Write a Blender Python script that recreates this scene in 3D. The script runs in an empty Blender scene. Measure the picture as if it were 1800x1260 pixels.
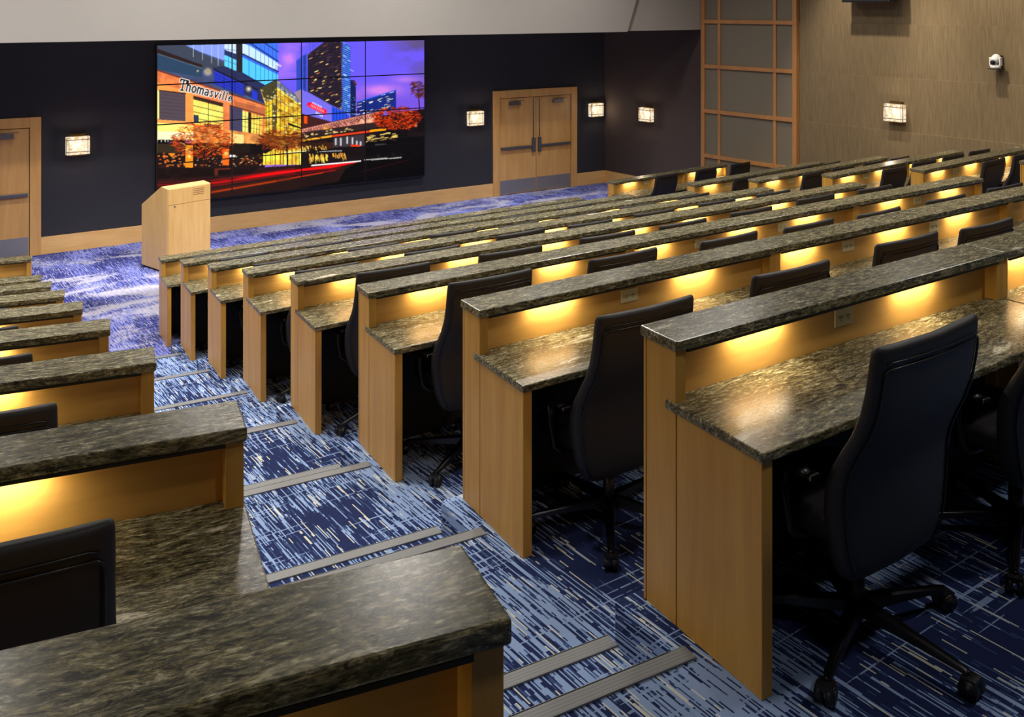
import bpy, bmesh, math, random
import numpy as np
from mathutils import Vector, Matrix

random.seed(7)
rng = np.random.default_rng(11)
SC = bpy.context.scene
COL = SC.collection
PI = math.pi
R = math.radians

# ------------------------------------------------------------------ plan frame
# Survey frame (u across the view, v along it) -> room frame (X along the video wall, Y towards it)
CS, SN = 0.83195, 0.55484
def W(p):
    return Vector((p[0]*CS + p[1]*SN, -p[0]*SN + p[1]*CS))
def V2(x, y): return Vector((x, y))
RISE = 0.30
EYE = 4.265

def unit(deg):            # direction in survey frame, angle from v axis
    return V2(math.sin(R(deg)), math.cos(R(deg)))
rC = W(unit(55.0));  nC = W(unit(55.0-90))
rL = W(unit(67.0));  nL = W(unit(67.0-90))
rQ = W(unit(51.0));  nQ = W(unit(51.0-90))
aD = W(unit(-29.1)); pD = W(unit(60.9))
def Cc(k): return W((0.483-0.731*(k-1), 3.566+1.312*(k-1)))       # middle block, aisle end of row k
def Lc(k):                                                        # block across the stairs
    return W((-6.34, 12.82)) if k == 8 else W((-0.084-0.736*k, 1.557+1.320*k))
def Qc(k):                                                        # block along the side wall
    return W((1.806, 18.32)) if k == 8 else W((5.87-0.726*(k-3), 11.22+1.309*(k-3)))
def Ec(k): return Cc(k) + rC*7.03
def Z(k): return RISE*(8-k)
YF = 18.50                                   # face of the video wall
CORNER = W((2.255, 23.76))
wR = W(unit(-37.8+180.0))                    # along the side wall, coming back from the corner
nR = Vector((wR.y, -wR.x))                   # pointing into the room?
if nR.x > 0: nR = -nR
def wallR(t, off=0.0): return CORNER + wR*t + nR*off

# ------------------------------------------------------------------ helpers
def s2l(c):
    return tuple(((x/255.0)/12.92 if x/255.0 <= 0.04045 else ((x/255.0+0.055)/1.055)**2.4) for x in c)

class MB:
    def __init__(self): self.v = []; self.f = []; self.sm = []
    def add(self, vs, fs, smooth=False):
        b = len(self.v); self.v += [tuple(x) for x in vs]
        for f in fs:
            self.f.append(tuple(b+i for i in f)); self.sm.append(smooth)
    def box(self, x0, x1, y0, y1, z0, z1):
        self.add([(x0,y0,z0),(x1,y0,z0),(x1,y1,z0),(x0,y1,z0),(x0,y0,z1),(x1,y0,z1),(x1,y1,z1),(x0,y1,z1)],
                 [(0,3,2,1),(4,5,6,7),(0,1,5,4),(1,2,6,5),(2,3,7,6),(3,0,4,7)])
        return self
    def prism(self, pts, z0, z1):
        n = len(pts)
        ar = sum(pts[i][0]*pts[(i+1)%n][1]-pts[(i+1)%n][0]*pts[i][1] for i in range(n))
        if ar < 0: pts = list(reversed(pts))
        vs = [(p[0],p[1],z0) for p in pts]+[(p[0],p[1],z1) for p in pts]
        fs = [tuple(reversed(range(n))), tuple(range(n,2*n))]
        fs += [(i,(i+1)%n,n+(i+1)%n,n+i) for i in range(n)]
        self.add(vs, fs); return self
    def slab(self, P, Q, th, z0, z1):         # vertical board whose face runs P->Q, thickness to the left of P->Q
        d = (Vector(Q)-Vector(P)).normalized(); nn = Vector((-d.y, d.x))*th
        self.prism([P, Q, Vector(Q)+nn, Vector(P)+nn], z0, z1); return self
    def loft(self, loops, cap=True, smooth=True, closed=True):
        m = len(loops[0]); vs = [p for l in loops for p in l]; fs = []
        for i in range(len(loops)-1):
            for j in range(m if closed else m-1):
                k = (j+1) % m
                fs.append((i*m+j, i*m+k, (i+1)*m+k, (i+1)*m+j))
        if cap:
            fs.append(tuple(reversed(range(m)))); fs.append(tuple((len(loops)-1)*m+j for j in range(m)))
        self.add(vs, fs, smooth); return self
    def tube(self, path, r, n=10, smooth=True, sx=1.0, sz=1.0):
        P = [Vector(p) for p in path]; loops = []
        rr = r if isinstance(r, (list, tuple)) else [r]*len(P)
        up = Vector((0,0,1))
        for i, p in enumerate(P):
            t = (P[min(i+1,len(P)-1)]-P[max(i-1,0)]).normalized()
            a = t.cross(up)
            if a.length < 1e-3: a = t.cross(Vector((0,1,0)))
            a.normalize(); b = a.cross(t).normalized()
            loops.append([p + a*math.cos(q)*rr[i]*sx + b*math.sin(q)*rr[i]*sz for q in [2*PI*j/n for j in range(n)]])
        return self.loft(loops, smooth=smooth)
    def cyl(self, c, axis, r, h, n=20, smooth=True):
        ax = Vector(axis).normalized()
        return self.tube([Vector(c)-ax*h/2, Vector(c)+ax*h/2], r, n, smooth)
    def mesh(self, name, mat, bevel=0.0, seg=2, ang=40):
        me = bpy.data.meshes.new(name)
        me.from_pydata(self.v, [], self.f)
        bm = bmesh.new(); bm.from_mesh(me)
        bmesh.ops.recalc_face_normals(bm, faces=bm.faces)
        if bevel > 0:
            es = [e for e in bm.edges if len(e.link_faces) == 2 and e.calc_face_angle(0) > R(ang)]
            bmesh.ops.bevel(bm, geom=es, offset=bevel, segments=seg, affect='EDGES', profile=0.5)
        bm.to_mesh(me); bm.free()
        if any(self.sm) and len(me.polygons) == len(self.sm):
            me.polygons.foreach_set('use_smooth', self.sm)
        me.materials.append(mat)
        return me

def link(name, me, parent=None, loc=None, rotz=None):
    o = bpy.data.objects.new(name, me); COL.objects.link(o)
    if parent is not None: o.parent = parent
    if loc is not None: o.location = loc
    if rotz is not None: o.rotation_euler = (0,0,rotz)
    return o
def root(name, label, cat, loc, rotz=0.0, group=None):
    o = bpy.data.objects.new(name, None); COL.objects.link(o)
    o.empty_display_size = 0.1
    o.location = loc; o.rotation_euler = (0,0,rotz)
    o['label'] = label; o['category'] = cat
    if group: o['group'] = group
    return o
def struct(name, mb, mat, bevel=0.0):
    o = link(name, mb.mesh(name, mat, bevel)); o['kind'] = 'structure'; return o
def ang(v): return math.atan2(v.y, v.x)

# ------------------------------------------------------------------ materials
def newmat(name):
    m = bpy.data.materials.new(name); m.use_nodes = True
    nt = m.node_tree; b = nt.nodes['Principled BSDF']; return m, nt, b
def N(nt, typ, **kw):
    n = nt.nodes.new(typ)
    for k, v in kw.items(): setattr(n, k, v)
    return n
def L(nt, a, b): nt.links.new(a, b)
def plain(name, col, rough=0.5, metal=0.0, spec=None):
    m, nt, b = newmat(name)
    b.inputs['Base Color'].default_value = (*s2l(col), 1); b.inputs['Roughness'].default_value = rough
    b.inputs['Metallic'].default_value = metal
    if spec is not None: b.inputs['Specular IOR Level'].default_value = spec
    return m
def ramp(nt, fac, stops, interp='LINEAR'):
    r = N(nt, 'ShaderNodeValToRGB'); r.color_ramp.interpolation = interp
    el = r.color_ramp.elements
    while len(el) < len(stops): el.new(0.5)
    for e, (p, c) in zip(el, stops): e.position = p; e.color = (*c, 1)
    L(nt, fac, r.inputs['Fac']); return r.outputs['Color']
def mapping(nt, src, scale, loc=(0,0,0), rot=(0,0,0)):
    mp = N(nt, 'ShaderNodeMapping'); mp.inputs['Scale'].default_value = scale
    mp.inputs['Location'].default_value = loc; mp.inputs['Rotation'].default_value = rot
    L(nt, src, mp.inputs['Vector']); return mp.outputs['Vector']
def noise(nt, vec, scale=1.0, detail=2.0, rough=0.5, dist=0.0):
    n = N(nt, 'ShaderNodeTexNoise'); n.inputs['Scale'].default_value = scale
    n.inputs['Detail'].default_value = detail; n.inputs['Roughness'].default_value = rough
    n.inputs['Distortion'].default_value = dist
    L(nt, vec, n.inputs['Vector']); return n.outputs['Fac']
def mixc(nt, fac, a, b, mode='MIX'):
    m = N(nt, 'ShaderNodeMix', data_type='RGBA', blend_type=mode)
    for s, val in ((m.inputs[0], fac), (m.inputs[6], a), (m.inputs[7], b)):
        if isinstance(val, (int, float)): s.default_value = val
        elif isinstance(val, tuple): s.default_value = (*val, 1)
        else: L(nt, val, s)
    return m.outputs[2]
def math_(nt, op, a, b=None, clamp=False):
    m = N(nt, 'ShaderNodeMath', operation=op); m.use_clamp = clamp
    for i, val in enumerate((a, b)):
        if val is None: continue
        if isinstance(val, (int, float)): m.inputs[i].default_value = val
        else: L(nt, val, m.inputs[i])
    return m.outputs[0]
def varied(nt):                # object coordinates moved by the place of the object, so copies differ
    tc = N(nt, 'ShaderNodeTexCoord'); oi = N(nt, 'ShaderNodeObjectInfo')
    sc = N(nt, 'ShaderNodeVectorMath', operation='MULTIPLY'); sc.inputs[1].default_value = (3.7, 5.3, 9.1)
    L(nt, oi.outputs['Location'], sc.inputs[0])
    ad = N(nt, 'ShaderNodeVectorMath', operation='ADD')
    L(nt, tc.outputs['Object'], ad.inputs[0]); L(nt, sc.outputs[0], ad.inputs[1])
    return ad.outputs[0]
def bumped(nt, b, h, strength, dist):
    bp = N(nt, 'ShaderNodeBump'); bp.inputs['Strength'].default_value = strength; bp.inputs['Distance'].default_value = dist
    L(nt, h, bp.inputs['Height']); L(nt, bp.outputs[0], b.inputs['Normal'])

def wood(name, c0, c1, scale, rough=0.38):
    m, nt, b = newmat(name); vec = varied(nt)
    f1 = noise(nt, mapping(nt, vec, scale), 1.0, 4, 0.6, 0.6)
    f2 = noise(nt, mapping(nt, vec, tuple(s*4.5 for s in scale)), 1.0, 3, 0.6)
    f3 = noise(nt, mapping(nt, vec, (1.3,1.3,0.9)), 1.0, 2)
    c = ramp(nt, f1, [(0.30, s2l(c0)), (0.70, s2l(c1))])
    g = ramp(nt, f2, [(0.30, (0.86,0.84,0.80)), (0.62, (1,1,1))])
    c = mixc(nt, 0.55, c, g, 'MULTIPLY')
    h = ramp(nt, f3, [(0.3, (0.90,0.88,0.86)), (0.7, (1.05,1.04,1.0))])
    c = mixc(nt, 0.8, c, h, 'MULTIPLY')
    L(nt, c, b.inputs['Base Color']); b.inputs['Roughness'].default_value = rough
    return m
M_WOOD_V = wood('maple_upright', (194,142,56), (214,165,76), (9,9,0.9))
M_WOOD_H = wood('maple_lengthwise', (198,148,72), (216,168,90), (0.9,9,9))
M_LECT   = wood('pale_maple', (214,170,104), (228,188,124), (8,8,0.8))
M_TRIM   = wood('maple_trim', (222,172,104), (234,188,122), (1.0,8,8))
M_DOOR   = wood('maple_door', (208,156,88), (222,172,106), (7,7,0.6))
M_SHOJI  = wood('cherry_lattice', (180,126,74), (196,142,86), (6,6,1.0), 0.5)

def granite():
    m, nt, b = newmat('veined_granite'); vec = varied(nt)
    wv = N(nt, 'ShaderNodeTexNoise'); wv.inputs['Scale'].default_value = 4.0; wv.inputs['Detail'].default_value = 3
    L(nt, vec, wv.inputs['Vector'])
    sb = N(nt, 'ShaderNodeVectorMath', operation='SUBTRACT'); sb.inputs[1].default_value = (0.5,0.5,0.5)
    L(nt, wv.outputs['Color'], sb.inputs[0])
    ms = N(nt, 'ShaderNodeVectorMath', operation='SCALE'); ms.inputs['Scale'].default_value = 0.07
    L(nt, sb.outputs[0], ms.inputs[0])
    ad = N(nt, 'ShaderNodeVectorMath', operation='ADD'); L(nt, vec, ad.inputs[0]); L(nt, ms.outputs[0], ad.inputs[1])
    q = ad.outputs[0]
    f1 = noise(nt, mapping(nt, q, (12,58,58), rot=(0,0,R(5))), 1.0, 8, 0.72, 0.6)
    f2 = noise(nt, mapping(nt, q, (6.5,27,27), (4,1,2), (0,0,R(5))), 1.0, 6, 0.7, 0.9)
    f3 = noise(nt, mapping(nt, q, (60,150,150)), 1.0, 3, 0.6)
    c1 = ramp(nt, f1, [(0.36,s2l((20,20,18))),(0.43,s2l((52,50,42))),(0.475,s2l((124,118,88))),(0.505,s2l((46,45,39))),(0.535,s2l((104,96,74))),
                       (0.565,s2l((168,156,126))),(0.60,s2l((72,70,62))),(0.66,s2l((150,142,122))),(0.74,s2l((226,214,188)))])
    c2 = ramp(nt, f2, [(0.34,s2l((22,22,21))),(0.44,s2l((88,84,68))),(0.50,s2l((50,50,45))),(0.545,s2l((146,130,86))),(0.59,s2l((78,78,70))),
                       (0.65,s2l((186,172,140))),(0.72,s2l((228,216,196)))])
    c = mixc(nt, 0.40, c1, c2)
    f4 = noise(nt, mapping(nt, q, (17,78,78), (9,4,7), (0,0,R(6))), 1.0, 6, 0.7, 0.4)
    c = mixc(nt, ramp(nt, f4, [(0.54,(0,0,0)),(0.61,(0.7,0.7,0.7))]), c, s2l((176,168,146)))
    c = mixc(nt, ramp(nt, f4, [(0.38,(0.9,0.9,0.9)),(0.46,(0,0,0))]), c, s2l((22,22,21)))
    f5 = noise(nt, mapping(nt, q, (1.5,6.5,6.5), (2,8,5), (0,0,R(5))), 1.0, 5, 0.6, 0.5)
    c = mixc(nt, ramp(nt, f5, [(0.66,(0,0,0)),(0.70,(0.8,0.8,0.8))]), c, s2l((214,204,188)))
    sp = ramp(nt, f3, [(0.36,(0.42,0.42,0.42)),(0.52,(1.1,1.1,1.1)),(0.66,(1.9,1.85,1.7))])
    c = mixc(nt, 0.75, c, sp, 'MULTIPLY')
    c = mixc(nt, 1.0, c, (1.0,1.02,0.93), 'MULTIPLY')
    L(nt, c, b.inputs['Base Color'])
    b.inputs['Roughness'].default_value = 0.26
    b.inputs['Specular IOR Level'].default_value = 0.5
    return m
M_GRAN = granite()

def carpet(name, navy, mid, light, cream, cloudy):
    m, nt, b = newmat(name)
    tc = N(nt, 'ShaderNodeTexCoord')
    sep = N(nt, 'ShaderNodeSeparateXYZ'); L(nt, tc.outputs['Object'], sep.inputs[0])
    yy = math_(nt, 'ADD', sep.outputs['Y'], math_(nt, 'MULTIPLY', sep.outputs['Z'], 1.0))
    cb = N(nt, 'ShaderNodeCombineXYZ'); L(nt, math_(nt, 'ADD', sep.outputs['X'], sep.outputs['Z']), cb.inputs[0]); L(nt, yy, cb.inputs[1])
    rt = mapping(nt, cb.outputs[0], (1,1,1), rot=(0,0,R(-2.0)))
    sn = N(nt, 'ShaderNodeVectorMath', operation='SNAP'); sn.inputs[1].default_value = (0.0060,0.030,1.0)
    L(nt, rt, sn.inputs[0]); q = sn.outputs[0]
    fa = noise(nt, mapping(nt, q, (88,2.4,1)), 1.0, 2, 0.6)
    fb = noise(nt, mapping(nt, q, (95,3.0,1), (7,3,0)), 1.0, 1, 0.5)
    fl = noise(nt, mapping(nt, rt, (1.5,0.9,1), (3,9,0)), 1.0, 2, 0.5)
    fx = noise(nt, mapping(nt, rt, (1.3,52,1), (1,5,0)), 1.0, 1, 0.5)
    fy = noise(nt, mapping(nt, rt, (0.9,1.3,1), (11,2,0)), 1.0, 1, 0.5)
    t = math_(nt, 'ADD', fa, math_(nt, 'MULTIPLY', math_(nt, 'SUBTRACT', fl, 0.5), 0.75))
    c = ramp(nt, t, [(0.0,navy),(0.485,mid),(0.52,light)], 'CONSTANT')
    # fine pale threads across
    fxt = math_(nt, 'ADD', fx, math_(nt, 'MULTIPLY', math_(nt, 'SUBTRACT', fy, 0.5), 0.5))
    c = mixc(nt, math_(nt, 'MULTIPLY', math_(nt, 'GREATER_THAN', fxt, 0.655), 0.8), c, light)
    c = mixc(nt, math_(nt, 'MULTIPLY', math_(nt, 'GREATER_THAN', fb, 0.655), 0.8), c, cream)
    fd = noise(nt, mapping(nt, q, (75,7.0,1), (2,13,0)), 1.0, 1, 0.5)
    c = mixc(nt, math_(nt, 'GREATER_THAN', fd, 0.63), c, navy)
    if cloudy:
        f1 = noise(nt, mapping(nt, rt, (0.62,1.25,1), (5.3,2.9,0)), 1.0, 4, 0.6, 0.6)
        f2 = noise(nt, mapping(nt, q, (30,9,1)), 1.0, 3, 0.6)
        k = math_(nt, 'ADD', f1, math_(nt, 'MULTIPLY', math_(nt, 'SUBTRACT', f2, 0.5), 0.30))
        mk = ramp(nt, k, [(0.505,(0,0,0)),(0.60,(0.70,0.70,0.70))])
        c = mixc(nt, mk, c, s2l((188,184,190)))
    pf = noise(nt, mapping(nt, tc.outputs['Object'], (420,420,420)), 1.0, 1)
    sh = ramp(nt, pf, [(0.3,(0.78,0.78,0.78)),(0.7,(1.12,1.12,1.12))])
    c = mixc(nt, 0.8, c, sh, 'MULTIPLY')
    L(nt, c, b.inputs['Base Color']); b.inputs['Roughness'].default_value = 0.95
    b.inputs['Specular IOR Level'].default_value = 0.15
    bumped(nt, b, pf, 0.5, 0.004)
    return m
M_CARP = carpet('tier_carpet', s2l((30,41,82)), s2l((60,80,126)), s2l((140,164,206)), s2l((222,222,204)), False)
M_FRONT = carpet('front_carpet', s2l((44,48,106)), s2l((74,80,146)), s2l((120,126,190)), s2l((200,200,206)), True)

def fabric(name, c, sx, amt=0.25, rough=0.9, seams=False):
    m, nt, b = newmat(name)
    tc = N(nt, 'ShaderNodeTexCoord')
    f = noise(nt, mapping(nt, tc.outputs['Object'], sx), 1.0, 3, 0.6)
    g = ramp(nt, f, [(0.25,(1-amt,1-amt,1-amt)),(0.75,(1+amt,1+amt,1+amt))])
    col = mixc(nt, 1.0, s2l(c), g, 'MULTIPLY')
    L(nt, col, b.inputs['Base Color']); b.inputs['Roughness'].default_value = rough
    b.inputs['Specular IOR Level'].default_value = 0.2
    bumped(nt, b, f, 0.15, 0.002)
    return m
M_WALLF = fabric('charcoal_fabric', (53,52,57), (26,26,26), 0.10)
M_WALLR = fabric('woven_tan_fabric', (120,104,80), (46,46,2.2), 0.22)
M_WALLB = fabric('dark_brown_fabric', (72,62,58), (50,50,6), 0.07)
M_PLAST = fabric('soffit_plaster', (176,173,170), (3,3,3), 0.015, 0.8)
M_CEIL  = plain('ceiling_white', (120,118,114), 0.9)
M_PANE  = fabric('shoji_fabric', (124,116,100), (60,60,60), 0.04)
M_LAM = plain('black_laminate', (20,19,20), 0.7)
M_BLACK = plain('black_trim', (14,14,15), 0.5)
M_LEATH, nt, b = newmat('black_leather')
tc = N(nt, 'ShaderNodeTexCoord')
vo = N(nt, 'ShaderNodeTexVoronoi'); vo.inputs['Scale'].default_value = 260; L(nt, tc.outputs['Object'], vo.inputs['Vector'])
b.inputs['Base Color'].default_value = (*s2l((35,34,36)), 1); b.inputs['Roughness'].default_value = 0.52; b.inputs['Specular IOR Level'].default_value = 0.45
bumped(nt, b, vo.outputs['Distance'], 0.12, 0.0008)
M_PIPE  = plain('leather_piping', (15,15,17), 0.35)
M_PLASTIC = plain('black_plastic', (22,22,23), 0.38)
M_ALU   = plain('dark_aluminium', (66,66,68), 0.30, 1.0)
M_CHROME = plain('polished_cap', (150,150,152), 0.25, 1.0)
M_STEEL = plain('brushed_steel', (168,166,160), 0.5, 0.85)
M_GREYM = plain('grey_metal', (112,111,112), 0.42, 0.7)
M_BRASS = plain('antique_brass', (120,96,52), 0.35, 0.9)
M_IVORY = plain('ivory_plastic', (206,196,160), 0.45)
M_SLOT  = plain('socket_slot', (40,36,30), 0.6)
M_WHITE = plain('white_plastic', (226,226,228), 0.3)
M_NOSE, nt, b = newmat('ribbed_nosing')
tc = N(nt, 'ShaderNodeTexCoord')
wvn = N(nt, 'ShaderNodeTexWave'); wvn.bands_direction = 'Y'; wvn.inputs['Scale'].default_value = 22; wvn.inputs['Distortion'].default_value = 0.0
L(nt, mapping(nt, tc.outputs['Object'], (1,1,1)), wvn.inputs['Vector'])
cc = ramp(nt, wvn.outputs['Fac'], [(0.2, s2l((112,114,116))), (0.6, s2l((126,127,128)))])
L(nt, cc, b.inputs['Base Color']); b.inputs['Roughness'].default_value = 0.6

def glow(name, col, strength, mottled=False):
    m, nt, b = newmat(name)
    b.inputs['Base Color'].default_value = (0.04,0.035,0.03,1)
    b.inputs['Emission Strength'].default_value = strength
    b.inputs['Emission Color'].default_value = (*s2l(col), 1)
    if mottled:
        tc = N(nt, 'ShaderNodeTexCoord')
        f = noise(nt, mapping(nt, tc.outputs['Object'], (14,14,16)), 1.0, 4, 0.7, 0.8)
        c = ramp(nt, f, [(0.36, s2l((186,146,92))), (0.48, s2l((250,222,176))), (0.60, s2l((255,250,236)))])
        L(nt, c, b.inputs['Emission Color'])
    return m
M_GLASSLIT = glow('lit_mottled_glass', (255,238,205), 0.85, True)
M_PUCK = glow('warm_lens', (255,205,120), 3.0)

# ------------------------------------------------------------------ floor tiers and stairs
def isect(p, d, q, e):
    den = d.x*e.y - d.y*e.x
    t = ((q.x-p.x)*e.y - (q.y-p.y)*e.x)/den
    return p + d*t
fl = MB()
fl.prism([V2(-9,YF+0.3), V2(17.4,YF+0.3), V2(17.4,-7), V2(-9,-7)], -0.3, 0.0)
struct('floor', fl, M_FRONT)
AE = -0.295                                       # aisle edge behind the row front
def tier(k):
    Ce, Le, Ee, Qe = Cc(k), Lc(k), Ec(k), Qc(k)
    if k < 3: Qe = W((5.87-0.726*(k-3), 11.22+1.309*(k-3)))
    lf = Le + nL*0.05 + rL*0.10
    A0 = Ce + aD*AE
    Al = isect(lf, aD, A0, pD)
    cf = Ce + nC*0.05 - rC*0.10
    Ar = isect(cf, aD, A0, pD)
    ef = Ee + nC*0.05 + rC*0.10
    B0 = Ee + aD*AE
    Bl = isect(ef, aD, B0, pD)
    qf = Qe + nQ*0.05 - rQ*0.10
    Br = isect(qf, aD, B0, pD)
    q2 = Qe + nQ*0.05 + rQ*4.6
    l1 = lf - rL*(7.0)
    back = 9.0 if k < 0 else 4.2
    return [l1, lf, Al, Ar, cf, ef, Bl, Br, qf, q2, q2 - aD*back, l1 - aD*back], (Al, Ar, lf, cf)
for k in range(7, -2, -1):
    pts, (Al, Ar, lf, cf) = tier(k)
    struct('floor', MB().prism(pts, -0.2, Z(k)), M_CARP, 0.012)
    # half step in the stair aisle
    e = 0.365
    a1 = Al + pD*0.004; a2 = Ar - pD*0.004
    st = MB().prism([a1 - aD*0.05, a2 - aD*0.05, a2 + aD*e, a1 + aD*e], -0.1, Z(k)-RISE/2)
    struct('stair_step', st, M_CARP)
    wid = (a2-a1).length
    for (off, zz) in ((0.0, Z(k)), (e, Z(k)-RISE/2)):
        nb = MB()
        nb.box(0.0, wid if off else wid+0.06, -0.062, 0.004, 0.0, 0.007)
        nb.box(0.0, wid, 0.0, 0.006, -0.03, 0.007)
        o = link('trim_nosing', nb.mesh('stair_nosing', M_NOSE), None, (*(a1+aD*off), zz), ang(pD)); o['kind'] = 'structure'

# ------------------------------------------------------------------ walls, ceiling, soffit
HT = 7.0
struct('wall_front', MB().box(-9, CORNER.x, YF, YF+0.25, -0.2, HT), M_WALLF)
wallend = wallR(26.0)
mb = MB(); mb.slab(CORNER, wallR(3.2), 0.25, -0.2, HT)
struct('wall_right', mb, M_WALLB)
seams = [1.06, 2.03, 3.00, 3.97, 4.94, 5.9]
mb = MB(); mb.slab(wallR(3.2), wallend, 0.25, -0.2, HT)
struct('wall_right', mb, M_WALLR)
zz = [-0.2]+seams+[HT]
for i in range(len(zz)-1):                          # upholstered panels of the side wall
    mb = MB()
    for t0, t1 in ((5.66, 12.86), (12.86, 20.0)):
        A_, B_ = t0+0.002, t1-0.002; za, zb = zz[i], zz[i+1]
        q = [(*wallR(A_,0.0),za),(*wallR(B_,0.0),za),(*wallR(B_,0.006),za),(*wallR(A_,0.006),za),
             (*wallR(A_,0.0),zb),(*wallR(B_,0.0),zb),(*wallR(B_,0.040),zb),(*wallR(A_,0.040),zb)]
        mb.add(q, [(0,3,2,1),(4,5,6,7),(0,1,5,4),(1,2,6,5),(2,3,7,6),(3,0,4,7)])
    o = struct('wall_right', mb, M_WALLR, 0.0)
struct('wall_left', MB().box(-9.2, -9, -7, YF+0.2, -0.2, HT), M_WALLR)
struct('wall_back', MB().box(-9.2, 17.5, -7.2, -7, -0.2, HT), M_WALLR)
struct('ceiling', MB().box(-9.2, 17.5, -7.2, YF+0.25, HT, HT+0.2), M_CEIL)
# soffit: broad face with a slanted end, and a second face a hair behind it
YS = YF - 3.13
sx1 = wallR(3.13).x
mb = MB().box(-9, sx1+0.05, YS, YS+0.2, 3.79, HT)
struct('soffit', mb, M_PLAST)
mb = MB()
xe = 13.03
mb.add([(-9,YS-0.10,3.775),(xe,YS-0.10,3.775),(xe+0.42,YS-0.10,4.9),(xe+1.0,YS-0.10,HT),(-9,YS-0.10,HT),
        (-9,YS-0.001,3.775),(xe,YS-0.001,3.775),(xe+0.42,YS-0.001,4.9),(xe+1.0,YS-0.001,HT),(-9,YS-0.001,HT)],
       [(0,1,2,3,4),(9,8,7,6,5),(0,5,6,1),(1,6,7,2),(2,7,8,3),(3,8,9,4),(4,9,5,0)])
struct('soffit', mb, M_PLAST)
# baseboards
D1, D2 = (11.81, 14.19), (0.16, 2.54)
for nm, x0, x1 in (('baseboard_front', D2[1], D1[0]), ('baseboard_front', D1[1], CORNER.x), ('baseboard_front', -9, D2[0])):
    struct(nm, MB().box(x0, x1, YF-0.022, YF-0.001, 0, 0.30), M_TRIM, 0.003)
mb = MB(); mb.prism([wallR(0.03,0.001), wallR(3.15,0.001), wallR(3.15,0.022), wallR(0.03,0.022)], 0, 0.30)
struct('baseboard_right', mb, M_TRIM)

# ------------------------------------------------------------------ doors
def double_door(name, x0, x1, leafdet=True):
    w = x1-x0; H = 2.385; cw = 0.175
    fr = MB()
    fr.box(x0, x0+cw, YF-0.035, YF-0.001, 0, H); fr.box(x1-cw, x1, YF-0.035, YF-0.001, 0, H)
    fr.box(x0+cw, x1-cw, YF-0.035, YF-0.001, H-cw, H)
    d = bpy.data.objects.new(name, None); COL.objects.link(d); d.location = ((x0+x1)/2, YF, 0); d['kind'] = 'structure'
    dl = Vector(d.location)
    def ch(nm, mb, mat, bev=0.0, par=None):
        mb.v = [tuple(Vector(v)-dl) for v in mb.v]
        return link(nm, mb.mesh(nm, mat, bev), par or d)
    ch('door_casing', fr, M_DOOR, 0.004)
    xa, xb = x0+cw, x1-cw; xm = (xa+xb)/2
    for i, (l, r_) in enumerate(((xa+0.012, xm-0.005), (xm+0.005, xb-0.012))):
        leaf = ch('door_leaf', MB().box(l, r_, YF-0.016, YF-0.0015, 0.015, H-cw-0.012), M_DOOR, 0.002)
        yk = YF-0.016
        ch('kick_plate', MB().box(l+0.01, r_-0.01, yk-0.003, yk, 0.03, 0.335), M_STEEL, 0, leaf)
        hx = (xm-0.085) if i == 0 else (xm+0.085)
        s = 1 if i == 0 else -1
        pb = MB()
        far = l+0.02 if i == 0 else r_-0.02
        pb.box(min(far,hx), max(far,hx), yk-0.055, yk-0.012, 1.035, 1.095)
        pb.box(min(far,far+s*0.07), max(far,far+s*0.07), yk-0.03, yk, 1.04, 1.09)
        ch('push_bar', pb, M_GREYM, 0.006, leaf)
        ch('latch_case', MB().box(hx-0.042, hx+0.042, yk-0.05, yk, 0.93, 1.26), M_GREYM, 0.006, leaf)
        ch('vertical_rod', MB().tube([(hx, yk-0.02, 1.25), (hx, yk-0.02, H-cw-0.03)], 0.011, 8), M_GREYM, 0, leaf)
        cx = xa+0.40 if i == 0 else xb-0.40
        dc = MB().box(cx-0.15, cx+0.15, yk-0.06, yk, H-cw-0.17, H-cw-0.09)
        dc.box(cx-0.16, cx+0.22, yk-0.075, yk-0.06, H-cw-0.072, H-cw-0.056)
        dc.box(cx-0.02, cx+0.02, yk-0.07, yk-0.03, H-cw-0.09, H-cw-0.056)
        ch('door_closer', dc, M_GREYM, 0.004, leaf)
        ch('door_viewer', MB().cyl((cx+0.14*s, yk-0.003, 1.62), (0,1,0), 0.009, 0.008, 10), M_STEEL, 0, leaf)
    return d
double_door('door_1', *D1)
double_door('door_2', *D2)

# ------------------------------------------------------------------ wall sconces
def sconce_meshes():
    glass = MB().box(-0.19, 0.19, -0.135, -0.02, -0.155, 0.155).mesh('glass_box', M_GLASSLIT, 0.004)
    bars = MB()
    for z in (-0.105, 0.105):
        bars.box(-0.193, 0.193, -0.139, -0.1355, z-0.006, z+0.006)
        for s in (-1, 1): bars.box(min(s*0.1905,s*0.194), max(s*0.1905,s*0.194), -0.139, -0.02, z-0.004, z+0.004)
    for s in (-1, 1):
        bars.box(s*0.155-0.003, s*0.155+0.003, -0.139, -0.1355, -0.157, 0.157)
        bars.box(s*0.19-0.005, s*0.19+0.005, -0.140, -0.131, -0.157, 0.157)
    frame = bars.mesh('frame', M_BRASS)
    plate = MB().box(-0.13, 0.13, -0.02, 0.0, -0.195, 0.205).box(-0.12,0.12,-0.06,-0.02,0.157,0.19).mesh('backplate', M_BRASS, 0.002)
    return glass, frame, plate
SG, SF, SP = sconce_meshes()
def sconce(loc, rotz, label):
    t = root('wall_sconce', label, 'wall lamp', loc, rotz, 'mottled glass wall sconces')
    link('backplate', SP, t); link('glass_box', SG, t); link('frame', SF, t)
    ld = bpy.data.lights.new('sconce_lamp', 'POINT'); ld.energy = 5.0; ld.color = (1,0.80,0.55); ld.shadow_soft_size = 0.05
    lo = bpy.data.objects.new('sconce_lamp', ld); COL.objects.link(lo); lo.parent = t; lo.location = (0,-0.24,0)
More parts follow.
